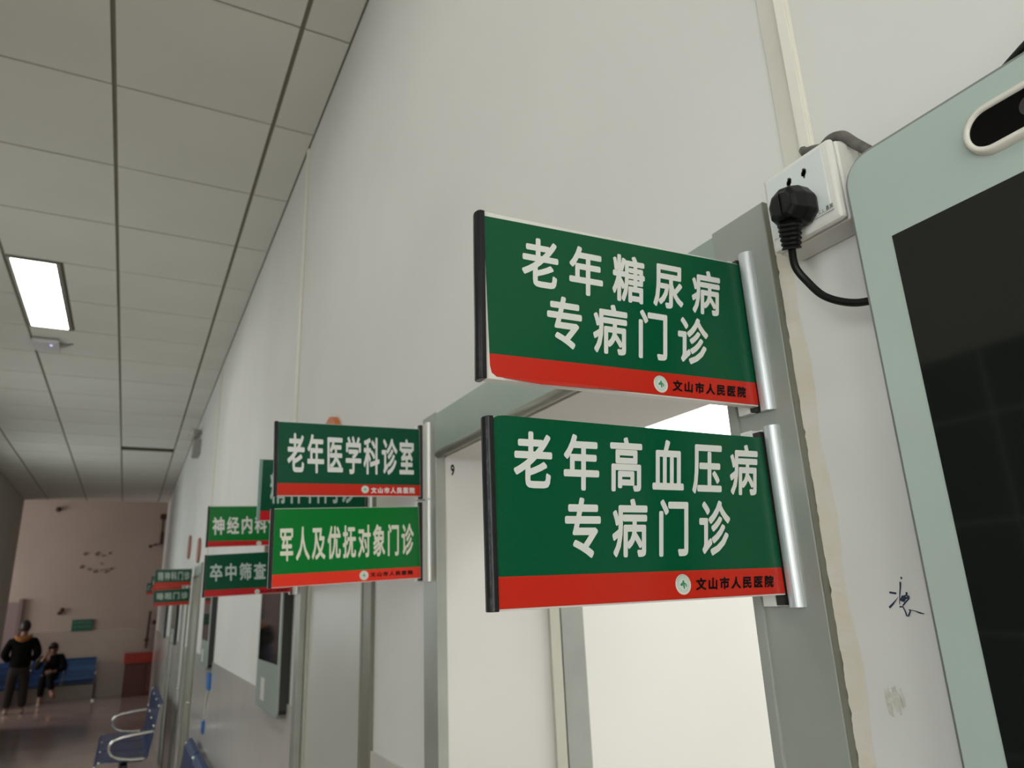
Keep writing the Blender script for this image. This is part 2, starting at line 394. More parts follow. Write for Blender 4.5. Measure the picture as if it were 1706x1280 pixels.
def disc(bm, cx, cz, r, Y, n=24, r2=None, d=0.0):
    pts = [(cx+r*math.cos(2*math.pi*k/n), Y, cz+r*math.sin(2*math.pi*k/n)) for k in range(n)]
    if r2 is None: bm.faces.new([bm.verts.new(p) for p in pts])
    else:
        a = [bm.verts.new(p) for p in pts]; b = [bm.verts.new((cx+r2*math.cos(2*math.pi*k/n), Y, cz+r2*math.sin(2*math.pi*k/n))) for k in range(n)]
        for k in range(n): bm.faces.new((a[k], a[(k+1) % n], b[(k+1) % n], b[k]))
HOSP = '文山市人民医院'
def sign(label, Y, plate, band, green, red, lines, emb=None, small=None, smallmat=None, cap=M_CAP, stick=None, tube=None, w=0.025, ink=0.84, xf=0.53, group='projecting green door signs', embw=M_EMR, detail=True):
    tl, tr, br, bl = plate
    t = thing('projecting_sign', label, 'sign', (xf, Y+0.01, bl[1]), group)
    # aluminium plate
    inner = [(tl[0], tl[1]), (tr[0], tr[1]), (br[0], br[1]), (bl[0], bl[1])]
    obj('plate', poly_xz(inner, Y, 0.0085), M_WHITEPL, t, 0.0006)
    st = stick or [(tl[0]+0.001, tl[1]-0.001), (tr[0]-0.001, tr[1]-0.001), (br[0]-0.001, br[1]+0.001), (bl[0]+0.001, bl[1]+0.001)]
    # film split at the band line into green part above, red part below
    def bz(x): return band[0][1]+(band[1][1]-band[0][1])*(x-band[0][0])/(band[1][0]-band[0][0])
    def clip(pts, keep_up):
        out = []
        for i in range(len(pts)):
            p, q = pts[i], pts[(i+1) % len(pts)]
            dp, dq = p[1]-bz(p[0]), q[1]-bz(q[0])
            if not keep_up: dp, dq = -dp, -dq
            if dp >= 0: out.append(p)
            if dp*dq < 0:
                k = dp/(dp-dq); out.append((p[0]+(q[0]-p[0])*k, p[1]+(q[1]-p[1])*k))
        return out
    obj('green_film', poly_xz(clip(st, True), Y-0.0007, 0.0006), green, t)
    obj('red_film', poly_xz(clip(st, False), Y-0.0007, 0.0006), red, t)
    yl = Y-0.0010
    for txt, q, lm, ik in lines: lettering(txt, q, yl, lm, t, w, ik)
    if emb:
        cx, cz, r = emb
        bm = bmesh.new(); disc(bm, cx, cz, r, yl, 32); e = obj('emblem', bm, M_EMW if embw is M_EMW else M_EMW, t)
        bm = bmesh.new(); disc(bm, cx, cz, r*0.80, yl-0.0002, 32, r*0.55); obj('emblem_ring', bm, M_EMR, e)
        bm = bmesh.new()           # green sprout-like cross
        yy = yl-0.0004
        def qd(*p): bm.faces.new([bm.verts.new((cx+a*r*1.3, yy, cz+b*r*1.15)) for a, b in p])
        qd((-0.07, 0.34), (0.10, 0.34), (0.10, -0.36), (-0.02, -0.36))
        qd((-0.30, 0.02), (-0.07, 0.20), (-0.07, -0.08), (-0.28, -0.12))
        qd((0.10, 0.16), (0.30, 0.04), (0.32, -0.22), (0.22, -0.20), (0.20, -0.02), (0.10, 0.02))
        obj('emblem_figure', bm, M_EMG, e)
        if detail:
            bm = bmesh.new()
            for k in range(14):
                a = R(25+130*k/13); disc(bm, cx+math.cos(a)*r*0.88, cz+math.sin(a)*r*0.88, r*0.045, yl-0.0003, 6)
            obj('emblem_print', bm, M_EMG, e)
    if small: lettering(HOSP, small, yl, smallmat or M_LETB, t, 0.044, 0.86, 'hospital_name')
    # end cap: rounded black strip over the free edge
    cx = tl[0]; capx0 = cx-0.0055
    bm = bmesh.new()
    z1, z0 = tl[1]+0.0002, bl[1]-0.0004
    prof = [(cx+0.0006, Y-0.0018), (capx0+0.002, Y-0.0018), (capx0, Y+0.0005), (capx0-0.0008, Y+0.0045), (capx0, Y+0.0085), (capx0+0.002, Y+0.0108), (cx+0.0006, Y+0.0108)]
    dz = (bl[0]-tl[0])
    add_prism(bm, [(x, yy, z1) for x, yy in prof], (dz, 0, z0-z1))
    obj('end_cap', bm, cap, t, 0.0007)
    # half-round holder tube on the post
    bm = bmesh.new(); r = 0.0072
    zt, zb = (tube or (tr[1]+0.009, br[1]-0.0085))
    pr = [(xf-0.0078*math.sin(a_), Y-0.0075-0.0082*math.cos(a_)) for a_ in [math.pi*k/16 for k in range(17)]]
    add_prism(bm, [(x, yy, zt) for x, yy in pr], (0, 0, zb-zt))
    obj('holder_tube', bm, M_ALU if Y < 1 else M_ALUW, t)
    bm = bmesh.new()
    xc = (tr[0]+br[0])/2
    add_box(bm, xc-0.003, xf, Y+0.0095, Y+0.024, zb+0.001, zt-0.001); add_box(bm, xc+0.006, xf, Y+0.0035, Y+0.0095, zb+0.001, zt-0.001)
    obj('base_channel', bm, M_ALUW, t, 0.0005)
    boxo('gasket', M_DARK, (xc-0.0016, xc+0.006, Y+0.0005, Y+0.0095, zb+0.002, zt-0.004), t)
    return t
LA = '老年糖尿病'
S1 = sign('green projecting sign reading 老年糖尿病 专病门诊, peeling film, upper one at the open door', 0.472,
    [(0.2337, 0.3106), (0.5250, 0.3182), (0.5245, 0.1658), (0.2310, 0.1630)], [(0.235, 0.184), (0.5238, 0.1896)], M_G1, M_RED,
    [('老年糖尿病', [(0.2693, 0.2955), (0.4963, 0.3019), (0.4882, 0.2533), (0.2669, 0.2481)], M_LET, 0.80),
     ('专病门诊', [(0.2911, 0.2443), (0.4721, 0.2477), (0.4644, 0.1994), (0.2881, 0.1966)], M_LET, 0.80)],
    (0.4049, 0.1760, 0.0079), [(0.4192, 0.1816), (0.5102, 0.1842), (0.5081, 0.1726), (0.4177, 0.1708)],
    stick=[(0.2335, 0.3061), (0.5240, 0.3171), (0.5240, 0.1672), (0.5104, 0.1669), (0.4181, 0.1661), (0.3531, 0.1655), (0.3131, 0.1650), (0.2753, 0.1645), (0.2407, 0.1655), (0.2366, 0.1685), (0.2352, 0.1741), (0.2342, 0.2557)],
    tube=(0.3265, 0.1600))
# the loosened lower lip of the film, sagging below the plate
bm = bmesh.new()
top = [(0.2460, 0.1662), (0.28, 0.1662), (0.31, 0.1665), (0.345, 0.1668), (0.38, 0.1668)]
bot = [(0.2460, 0.1650), (0.28, 0.1622), (0.31, 0.1632), (0.345, 0.1648), (0.38, 0.1660)]
for i in range(4):
    dy = [0.0012, 0.0030, 0.0034, 0.0028, 0.0012]
    bm.faces.new([bm.verts.new(p) for p in ((top[i][0], 0.4706, top[i][1]), (top[i+1][0], 0.4706, top[i+1][1]), (bot[i+1][0], 0.472-dy[i+1], bot[i+1][1]), (bot[i][0], 0.472-dy[i], bot[i][1]))])
bmesh.ops.remove_doubles(bm, verts=bm.verts, dist=1e-5)
o = obj('loose_film_edge', bm, M_RED, S1); sm = o.modifiers.new('solid', 'SOLIDIFY'); sm.thickness = 0.0003
S2 = sign('green projecting sign reading 老年高血压病 专病门诊, lower one at the open door', 0.472,
    [(0.2354, 0.1331), (0.5224, 0.1348), (0.5240, -0.0092), (0.2350, -0.0104)], [(0.2353, 0.0133), (0.528, 0.0146)], M_G1, M_RED,
    [('老年高血压病', [(0.2533, 0.1230), (0.5145, 0.1267), (0.5053, 0.0790), (0.2512, 0.0776)], M_LET, 0.80),
     ('专病门诊', [(0.2964, 0.0723), (0.4704, 0.0735), (0.4622, 0.0259), (0.2930, 0.0254)], M_LET, 0.80)],
    (0.4062, 0.0032, 0.0082), [(0.4206, 0.0081), (0.5114, 0.0083), (0.5093, -0.0023), (0.4191, -0.0021)],
    stick=[(0.2357, 0.1296), (0.2370, 0.1322), (0.2400, 0.1336), (0.2460, 0.1343), (0.5215, 0.1346), (0.5230, -0.0079), (0.2355, -0.0090)],
    tube=(0.1450, -0.0200))
sign('dark green projecting sign reading 老年医学科诊室 left of the open door', 1.37,
    [(0.2244, 0.3391), (0.5120, 0.3444), (0.5140, 0.2024), (0.2296, 0.1961)], [(0.2321, 0.2202), (0.5154, 0.2253)], M_G5, M_RED,
    [('老年医学科诊室', [(0.2428, 0.3182), (0.4993, 0.3204), (0.4992, 0.2446), (0.2466, 0.2404)], M_LET, 0.90)],
    (0.3974, 0.2131, 0.0074), [(0.4093, 0.2175), (0.5009, 0.2205), (0.5009, 0.2079), (0.4095, 0.2059)], M_LET, tube=(0.3570, 0.1960), detail=False)
sign('bright green projecting sign reading 军人及优抚对象门诊 left of the open door', 1.37,
    [(0.2263, 0.1725), (0.5100, 0.1824), (0.5140, 0.0406), (0.2287, 0.0303)], [(0.2274, 0.0532), (0.5131, 0.0629)], M_G4, M_REDB,
    [('军人及优抚对象门诊', [(0.2386, 0.1386), (0.4985, 0.1480), (0.4985, 0.0856), (0.2419, 0.0761)], mat('lettering_cream', (0.66, 0.66, 0.56), 0.3), 0.88)],
    (0.3985, 0.0486, 0.0086), [(0.4106, 0.0541), (0.4969, 0.0567), (0.4969, 0.0478), (0.4107, 0.0452)], tube=(0.1950, 0.0335), detail=False)
sign('dark green sign reading 精神科门诊 half hidden behind the 老年医学科诊室 sign', 1.775,
    [(0.2600, 0.3420), (0.5150, 0.3490), (0.5180, 0.2000), (0.2610, 0.1940)], [(0.2600, 0.2172), (0.5175, 0.2252)], M_G5, M_REDD,
    [('精神科门诊', [(0.2790, 0.3100), (0.4890, 0.3165), (0.4900, 0.2402), (0.2830, 0.2347)], M_LETG, 0.88)], cap=M_CAPS, detail=False)
sign('green sign reading 神经内科诊室 on the far post of the closed door', 2.66,
    [(0.2250, 0.3389), (0.5100, 0.3470), (0.5130, 0.2080), (0.2273, 0.2001)], [(0.2292, 0.2197), (0.4296, 0.2230)], M_G4, M_REDD,
    [('神经内科诊室', [(0.2362, 0.3019), (0.5066, 0.3138), (0.5095, 0.2529), (0.2409, 0.2405)], M_LET, 0.88)], (0.3946, 0.2123, 0.008), detail=False)
sign('dark green sign reading 卒中筛查门诊 below the 神经内科诊室 sign', 2.66,
    [(0.2278, 0.1744), (0.5100, 0.1875), (0.5131, 0.0435), (0.2290, 0.0358)], [(0.2296, 0.0581), (0.5121, 0.0646)], M_G5, M_REDD,
    [('卒中筛查门诊', [(0.2398, 0.1446), (0.5171, 0.1496), (0.5199, 0.0908), (0.2443, 0.0867)], M_LETG, 0.88)], (0.3983, 0.0490, 0.0078), [(0.4100, 0.0540), (0.5000, 0.0570), (0.5000, 0.0480), (0.4100, 0.0450)], detail=False)
sign('small distant green sign reading 精神科门诊 above the 睡眠门诊 sign', 7.41,
    [(0.2184, 0.3595), (0.5130, 0.3624), (0.5150, 0.2140), (0.2100, 0.2000)], [(0.2078, 0.2443), (0.5197, 0.2456)], M_G5, M_RED,
    [('精神科门诊', [(0.2326, 0.3394), (0.4993, 0.3384), (0.5055, 0.2628), (0.2400, 0.2599)], M_LETG, 0.88)], detail=False)
sign('small distant green sign reading 睡眠门诊', 7.41,
    [(0.2171, 0.1786), (0.5140, 0.1886), (0.5140, 0.0428), (0.2242, 0.0388)], [(0.2245, 0.0678), (0.5213, 0.0724)], M_G5, M_RED,
    [('睡眠门诊', [(0.2407, 0.1549), (0.4986, 0.1561), (0.5036, 0.0962), (0.2466, 0.0916)], M_LETG, 0.88)], detail=False)
for k, (Y, lb, zz) in enumerate(((8.62, 'distant green sign edge showing just behind the small 精神科门诊 sign', 0.352), (10.49, 'farthest green sign, a sliver left of the small 精神科门诊 sign', 0.345))):
    sign(lb, Y, [(0.222, zz), (0.515, zz+0.004), (0.515, zz-0.145), (0.222, zz-0.148)], [(0.222, zz-0.118), (0.515, zz-0.115)], M_G5, M_RED,
        [('门诊', [(0.235, zz-0.03), (0.38, zz-0.03), (0.38, zz-0.09), (0.235, zz-0.09)], M_LETG, 0.88)], detail=False)
# numeral 9 printed on the door reveal
yj = OPEN[0][1]-0.0045
bm = line_bm('9', lambda u, v: (0.5615+0.0085*u, yj, 0.2395+0.0235*v), 0.03, 1.0)
for f in bm.faces:
    f.normal_update()
    if f.normal.y > 0: f.normal_flip()
obj('room_number', bm, M_LETB, d1, normals=False)

# ------------------------------------------------------------------ wall-mounted displays
def rrect(y0, y1, z0, z1, r, n=6):
    P = []
    for cy, cz, a0 in ((y1-r, z1-r, 0), (y0+r, z1-r, 90), (y0+r, z0+r, 180), (y1-r, z0+r, 270)):
        for k in range(n+1):
            a = R(a0+90*k/n); P.append((cy+r*math.cos(a), cz+r*math.sin(a)))
    return P
def display(Yf, label, big=False):
    """portrait screen; Yf is the far edge"""
    y0, y1 = Yf-0.476, Yf; z0, z1 = -0.375, 0.336
    t = thing('wall_display', label, 'display', (0.54, (y0+y1)/2, z0), 'wall displays beside the doors')
    X = 0.5
    obj('front_panel', (lambda b: (add_prism(b, [(X, a, c) for a, c in rrect(y0, y1, z0, z1, 0.022)], (0.0035, 0, 0)), b)[1])(bmesh.new()), M_DEVG, t, 0.0005)
    obj('rim', (lambda b: (add_prism(b, [(X+0.0036, a, c) for a, c in rrect(y0-0.0038, y1+0.0036, z0-0.0038, z1+0.0040, 0.0255)], (0.0025, 0, 0)), b)[1])(bmesh.new()), M_DEVE, t)
    obj('rear_housing', (lambda b: (add_prism(b, [(X+0.0062, a, c) for a, c in rrect(y0-0.001, y1-0.012, z0+0.008, z1-0.010, 0.02)], (0.0336, 0, 0)), b)[1])(bmesh.new()), M_BODY, t)
    boxo('screen', M_SCR, (X-0.0006, X+0.0002, y0+0.0285, y1-0.0285, z0+0.172 if not big else z0+0.085, z1-0.080), t)
    # camera bar: raised ring with a dark window
    yc = y1-0.235; hw = 0.140; zc = 0.2965; hh = 0.0185
    o = [(a, c) for a, c in rrect(yc-hw, yc+hw, zc-hh, zc+hh, hh-0.0001, 10)]; i = [(a, c) for a, c in rrect(yc-hw+0.0048, yc+hw-0.0048, zc-hh+0.0048, zc+hh-0.0048, hh-0.0049, 10)]
    bm = bmesh.new(); n = len(o)
    A = [bm.verts.new((X, a, c)) for a, c in o]; B = [bm.verts.new((X-0.006, yc+(a-yc)*0.992, zc+(c-zc)*0.95)) for a, c in o]
    C_ = [bm.verts.new((X-0.006, a, c)) for a, c in i]; D = [bm.verts.new((X-0.0015, a, c)) for a, c in i]
    for k in range(n):
        j = (k+1) % n
        for p, q in ((A, B), (B, C_), (C_, D)): bm.faces.new((p[k], p[j], q[j], q[k]))
    ring = obj('camera_ring', bm, M_PILL, t, smooth=True)
    bm = bmesh.new(); add_prism(bm, [(X-0.0040, a, c) for a, c in rrect(yc-hw+0.005, yc+hw-0.005, zc-hh+0.005, zc+hh-0.005, hh-0.0052, 10)], (0.0025, 0, 0))
    obj('camera_window', bm, mat('camera_glass', (0.003, 0.003, 0.003), 0.12, spec=0.15), ring)
    for yy in (yc+0.095, yc-0.06):
        bm = bmesh.new(); add_tube(bm, [(X-0.0046, yy, zc), (X-0.0035, yy, zc)], 0.0075, 18)
        obj('lens', bm, mat('lens_glass', (0.03, 0.03, 0.035), 0.05, spec=1.0), ring)
    if not big:
        bm = bmesh.new(); add_box(bm, X-0.0008, X, y1-0.20, y1-0.12, z0+0.03, z0+0.11); obj('sticker', bm, M_WHITEPL, t)
    return t
display(0.323, 'large wall display with pale green bezel and black screen, right beside the socket', True)
display(3.225, 'wall display seen edge-on just left of the closed grey door')
display(5.72, 'distant wall display, edge-on, left of the 卒中筛查门诊 sign')
display(9.52, 'far small wall display, edge-on, below the 睡眠门诊 sign')
display(11.9, 'farthest wall display, edge-on, at the left end of the row')
# cables of the near display
bm = bmesh.new(); add_tube(bm, smooth_pts([(0.5285, 0.30, 0.24), (0.53, 0.26, 0.33), (0.53, 0.215, 0.350), (0.53, 0.165, 0.368), (0.53, 0.10, 0.350), (0.53, 0.06, 0.30)], 8), 0.0028, 8)
tag(obj('black_cable', bm, M_PLUG, smooth=True), 'dark cable arching above the top edge of the near display', 'cable')

# ------------------------------------------------------------------ socket, plug, cord, trunking
SK = thing('wall_socket', 'white square surface wall socket beside the near display', 'socket', (0.54, 0.368, 0.294))
Y0s, Y1s, Z0s, Z1s = 0.331, 0.4065, 0.2935, 0.3705
boxo('back_box', M_SOCKB, (0.509, 0.5399, Y0s, Y1s, Z0s, Z1s), SK, 0.002)
fp = boxo('face_plate', M_SOCKB, (0.5000, 0.5088, Y0s, Y1s, Z0s, Z1s), SK, 0.0035)
boxo('insert', M_SOCK, (0.4992, 0.5001, Y0s+0.009, Y1s-0.004, Z0s+0.012, Z1s-0.005), fp, 0.0003)
bm = bmesh.new()
for yy, rr in ((0.3765, 20), (0.3600, -20)):  # slots above the plug: a slit crossed by a round hole
    a = R(90); add_tube(bm, [(0.4988, yy, 0.3515), (0.4996, yy, 0.3515)], 0.0027, 12)
    add_box(bm, 0.4988, 0.4996, yy-0.0008+0.0003, yy+0.0009, 0.3465, 0.3560)
    add_prism(bm, [(0.4988, yy+0.0030, 0.3500), (0.4988, yy-0.0015, 0.3560), (0.4988, yy-0.0030, 0.3535), (0.4988, yy-0.0005, 0.3475)], (0.0008, 0, 0))
obj('slots', bm, M_DARK, fp)
bm = line_bm('TCL 基朗'.replace(' ', ''), lambda u, v: (0.4990, 0.3565-0.0185*u, 0.3055+0.0042*v), 0.012, 0.85, (-1, 0, 0))
for f in bm.faces:
    f.normal_update()
    if f.normal.x > 0: f.normal_flip()
obj('lettering', bm, M_INK, fp, normals=False)
boxo('printed_line', M_INK, (0.4989, 0.4992, 0.3375, 0.3575, 0.3032, 0.3035), fp)
# plug: faceted black body
PL = thing('power_plug', 'black rubber power plug pushed into the wall socket', 'plug', (0.499, 0.365, 0.32))
bm = bmesh.new()
cy, cz = 0.3675, 0.3170
out = [(0.0010, 0.0195), (0.0135, 0.0150), (0.0195, 0.0050), (0.0185, -0.0100), (0.0090, -0.0165), (-0.0095, -0.0165), (-0.0195, -0.0085), (-0.0200, 0.0060), (-0.0130, 0.0165)]
rings = []
for x, s in ((0.4989, 0.90), (0.494, 1.0), (0.483, 0.98), (0.473, 0.82), (0.4705, 0.60)):
    rings.append([bm.verts.new((x, cy+a*s*0.92, cz+b*s)) for a, b in out])
for i in range(4):
    for k in range(len(out)): bm.faces.new((rings[i][k], rings[i][(k+1) % 9], rings[i+1][(k+1) % 9], rings[i+1][k]))
bm.faces.new(rings[0]); bm.faces.new(rings[-1][::-1])
obj('plug_body', bm, M_PLUG, PL, 0.0012)
bm = bmesh.new(); add_prism(bm, [(0.4712, cy-0.0004, cz+0.013), (0.4692, cy-0.0004, cz+0.008), (0.4692, cy-0.0004, cz-0.012), (0.4725, cy-0.0004, cz-0.015)], (0, 0.0008, 0)); obj('seam', bm, M_PLUG, PL)
bm = bmesh.new(); pts = []; rs = []
p0 = Vector((0.482, 0.3700, 0.3040)); p1 = Vector((0.4875, 0.3765, 0.2815))
for k in range(19):
    t_ = k/18; pts.append(p0.lerp(p1, t_)); rs.append(0.0108-0.0026*t_ - (0.0013 if k % 3 == 1 else 0))
add_tube(bm, pts, rs, 14); obj('strain_relief', bm, M_PLUG, PL, smooth=False)
bm = bmesh.new(); add_tube(bm, smooth_pts([(0.4875, 0.3765, 0.2820), (0.4940, 0.3810, 0.2680), (0.500, 0.3765, 0.2530), (0.503, 0.3640, 0.2340), (0.509, 0.3450, 0.2215), (0.515, 0.3250, 0.2180), (0.521, 0.3000, 0.2190), (0.524, 0.2700, 0.2250)], 8), 0.0033, 12)
obj('cord', bm, M_PLUG, PL, smooth=True)
bm = bmesh.new()
for i, pl in enumerate(([(0.536, 0.3820, 0.4000), (0.531, 0.3760, 0.3925), (0.528, 0.3670, 0.3880), (0.526, 0.3555, 0.3820)], [(0.526, 0.3560, 0.3820), (0.525, 0.3450, 0.3850), (0.525, 0.3340, 0.3810), (0.526, 0.3250, 0.3680), (0.528, 0.3150, 0.3540)])):
    add_tube(bm, smooth_pts(pl, 5), 0.0046, 8)
tag(obj('grey_hose', bm, M_HOSE, smooth=True), 'rough grey wrapped cable bent over the top of the wall socket', 'cable')
t = thing('cable_trunking', 'narrow cream cable trunking running down to the socket', 'trunking', (0.54, 0.378, 0.395))
bm = bmesh.new(); add_box(bm, 0.5345, 0.5399, 0.3712, 0.3850, 0.396, CZ-0.002); obj('channel', bm, M_TRUNK, t, 0.001)
boxo('lid', M_TRUNK, (0.5325, 0.5345, 0.3722, 0.3840, 0.397, CZ-0.003), t, 0.0008)
tag(boxo('plaster_strip', M_WALLP, (0.5372, 0.5399, 0.3850, 0.4075, 0.372, CZ-0.002), bev=0.001), 'flat beige plastered strip beside the narrow cable trunking', 'plaster strip')
bm = bmesh.new(); add_box(bm, 0.530, 0.5399, 2.845, 2.872, 0.372, CZ-0.002); t = obj('conduit', bm, M_TRUNK, bev=0.002)
tag(t, 'thin white conduit running down from ceiling behind the 老年医学科诊室 sign', 'conduit')
bm = bmesh.new(); add_box(bm, 0.534, 0.5399, 6.20, 6.27, 0.40, CZ-0.002); tag(obj('conduit', bm, mat('conduit_cream', (0.66, 0.62, 0.52), 0.6), bev=0.002), 'distant flat cream conduit on the wall above the round red plaques', 'conduit')
# flaking filler along the near post
bm = bmesh.new(); rnd = random.Random(3); n = 170; a = []; b = []
for k in range(n+1):
    z = 0.345-0.72*k/n
    a.append(bm.verts.new((0.5372, 0.4352-rnd.uniform(0, 0.0012)-(0.0010 if rnd.random() < 0.15 else 0), z))); b.append(bm.verts.new((0.5398, 0.4195-0.002*math.sin(k*0.21)-rnd.uniform(0, 0.0008), z)))
for k in range(n): bm.faces.new((a[k], a[k+1], b[k+1], b[k]))
c = [bm.verts.new((0.5399, v.co.y+0.0004, v.co.z)) for v in a]
for k in range(n): bm.faces.new((a[k], c[k], c[k+1], a[k+1]))
tag(obj('filler_strip', bm, mat('filler_cream', (0.60, 0.555, 0.46), 0.85, col2=(0.62, 0.58, 0.54), vscale=35, bump=0.4, bscale=150)), 'cracked cream filler strip with jagged edge along the grey door post', 'filler')

# ink mark and smudge on the wall
NST = [0]
def stroke(bm, pts, w, X=None):
    NST[0] += 1; X = X or 0.5394-NST[0]*0.00003
    P = [Vector((X, a, b)) for a, b in pts]; L = []; Rr = []
    for i, p in enumerate(P):
        t = (P[min(i+1, len(P)-1)]-P[max(0, i-1)]).normalized(); nrm = Vector((0, -t.z, t.y)); ww = w[i] if isinstance(w, (list, tuple)) else w
        L.append(bm.verts.new(p+nrm*ww)); Rr.append(bm.verts.new(p-nrm*ww))
    for i in range(len(P)-1): bm.faces.new((L[i], L[i+1], Rr[i+1], Rr[i]))
def imgpt(px, py, X=0.5394):     # a point of the photograph measured on the wall plane
    d = r2*((px-853)/1175.18)-u2*((py-640)/1175.18)+fw; d = d*(X/d.x); return (d.y, d.z)
def cp(x, y): return imgpt(1470+x*80/1024, 940+y*80/1024)
bm = bmesh.new()
for pts, w in (([(404, 275), (406, 320)], 0.00045), ([(384, 380), (382, 520), (372, 660), (370, 860)], [0.0005, 0.0004, 0.0003, 0.0002]),
               ([(150, 605), (300, 628)], 0.0005), ([(150, 930), (220, 860), (300, 760), (340, 700)], [0.0006, 0.0005, 0.0002, 0.0001]),
               ([(520, 600), (515, 670)], 0.0005), ([(400, 780), (440, 690), (500, 670), (575, 690), (570, 740), (500, 810), (440, 890)], 0.00035),
               ([(400, 790), (450, 680)], 0.0008), ([(440, 800), (500, 690)], 0.0008), ([(480, 740), (560, 710)], 0.0005),
               ([(370, 915), (440, 910), (490, 1000), (530, 1110), (560, 1110), (605, 1000), (570, 970)], 0.0004), ([(570, 975), (700, 1000), (800, 1040), (900, 1065)], [0.0002, 0.0002, 0.0004, 0.0002])):
    stroke(bm, [cp(*p) for p in pts], [x*1.5 for x in w] if isinstance(w, list) else w*1.5)
tag(obj('ink_mark', bm, M_INKB), 'dark blue hand-drawn ink character on the wall between post and display', 'marking')
bm = bmesh.new(); rnd = random.Random(5)
for k in range(9):
    x = 1474+k*3.2+rnd.uniform(-1, 1); y0_ = 1138+rnd.uniform(0, 14)+k*1.0; y1_ = 1188+rnd.uniform(-10, 8)
    stroke(bm, [imgpt(x, y0_), imgpt(x+4, (y0_+y1_)/2), imgpt(x+9, y1_)], [0.0007, 0.0013, 0.0008], 0.5394-k*0.00003)
tag(obj('smudge', bm, M_SMUD), 'olive grey smudge of dried glue on the wall below the ink character', 'marking')

# round plaques over the doors
for Yc, zc, rr, m, lb in ((2.215, 0.478, 0.095, M_ORANGE, 'round orange plaque peeking above the 老年医学科诊室 sign'),
                          (7.0, 0.50, 0.11, M_REDDISC, 'round red plaque high on the wall, nearer of the two in the distance'), (8.22, 0.62, 0.12, M_REDDISC, 'round red plaque high on the wall, farther of the two in the distance')):
    bm = bmesh.new(); add_prism(bm, [(0.52, Yc+rr*math.cos(2*math.pi*k/28), zc+rr*math.sin(2*math.pi*k/28)) for k in range(28)], (0.0199, 0, 0))
    tag(obj('round_plaque', bm, m, bev=0.002), lb, 'plaque', 'round plaques above the doors')

# ceiling device, emergency lamp
t = thing('smoke_detector', 'small pale grey box on ceiling beyond the lit panel', 'detector', (-0.72, 6.08, CZ))
boxo('housing', mat('pale_grey_plastic', (0.50, 0.49, 0.50), 0.4), (-0.815, -0.64, 5.97, 6.20, 1.952, 1.9885), t, 0.012)
bm = bmesh.new(); add_ball(bm, (-0.69, 6.02, 1.951), 0.010, 10); obj('status_light', bm, mat('status_violet', (0.5, 0.5, 0.9), 0.4, emit=(0.5, 0.5, 1.0), es=0.7), t)
bm = bmesh.new(); add_tube(bm, [(-0.645, 6.09, 1.975), (-0.60, 6.08, 1.978), (-0.555, 6.05, 1.986)], [0.014, 0.010, 0.004], 8); obj('cable_stub', bm, M_LFRAME, t)
t = thing('emergency_light', 'twin-headed emergency lamp on the right wall under the ceiling', 'lamp', (0.54, 8.1, 1.55))
boxo('housing', mat('lamp_grey', (0.30, 0.29, 0.27), 0.5), (0.47, 0.5395, 7.98, 8.25, 1.56, 1.72), t, 0.008)
for yy in (8.02, 8.21):
    bm = bmesh.new(); add_tube(bm, [(0.505, yy, 1.72), (0.505, yy, 1.765)], 0.010, 8); add_tube(bm, [(0.52, yy, 1.80), (0.47, yy-0.03, 1.785), (0.45, yy-0.04, 1.78)], [0.030, 0.048, 0.050], 14)
    hd = obj('lamp_head', bm, mat('lamp_grey2', (0.38, 0.37, 0.35), 0.4), t)
    bm = bmesh.new(); add_ball(bm, (0.449, yy-0.041, 1.78), 0.040, 12, (0.3, 1, 1)); obj('lens', bm, mat('lamp_lens', (0.62, 0.60, 0.56), 0.2), hd, smooth=True)

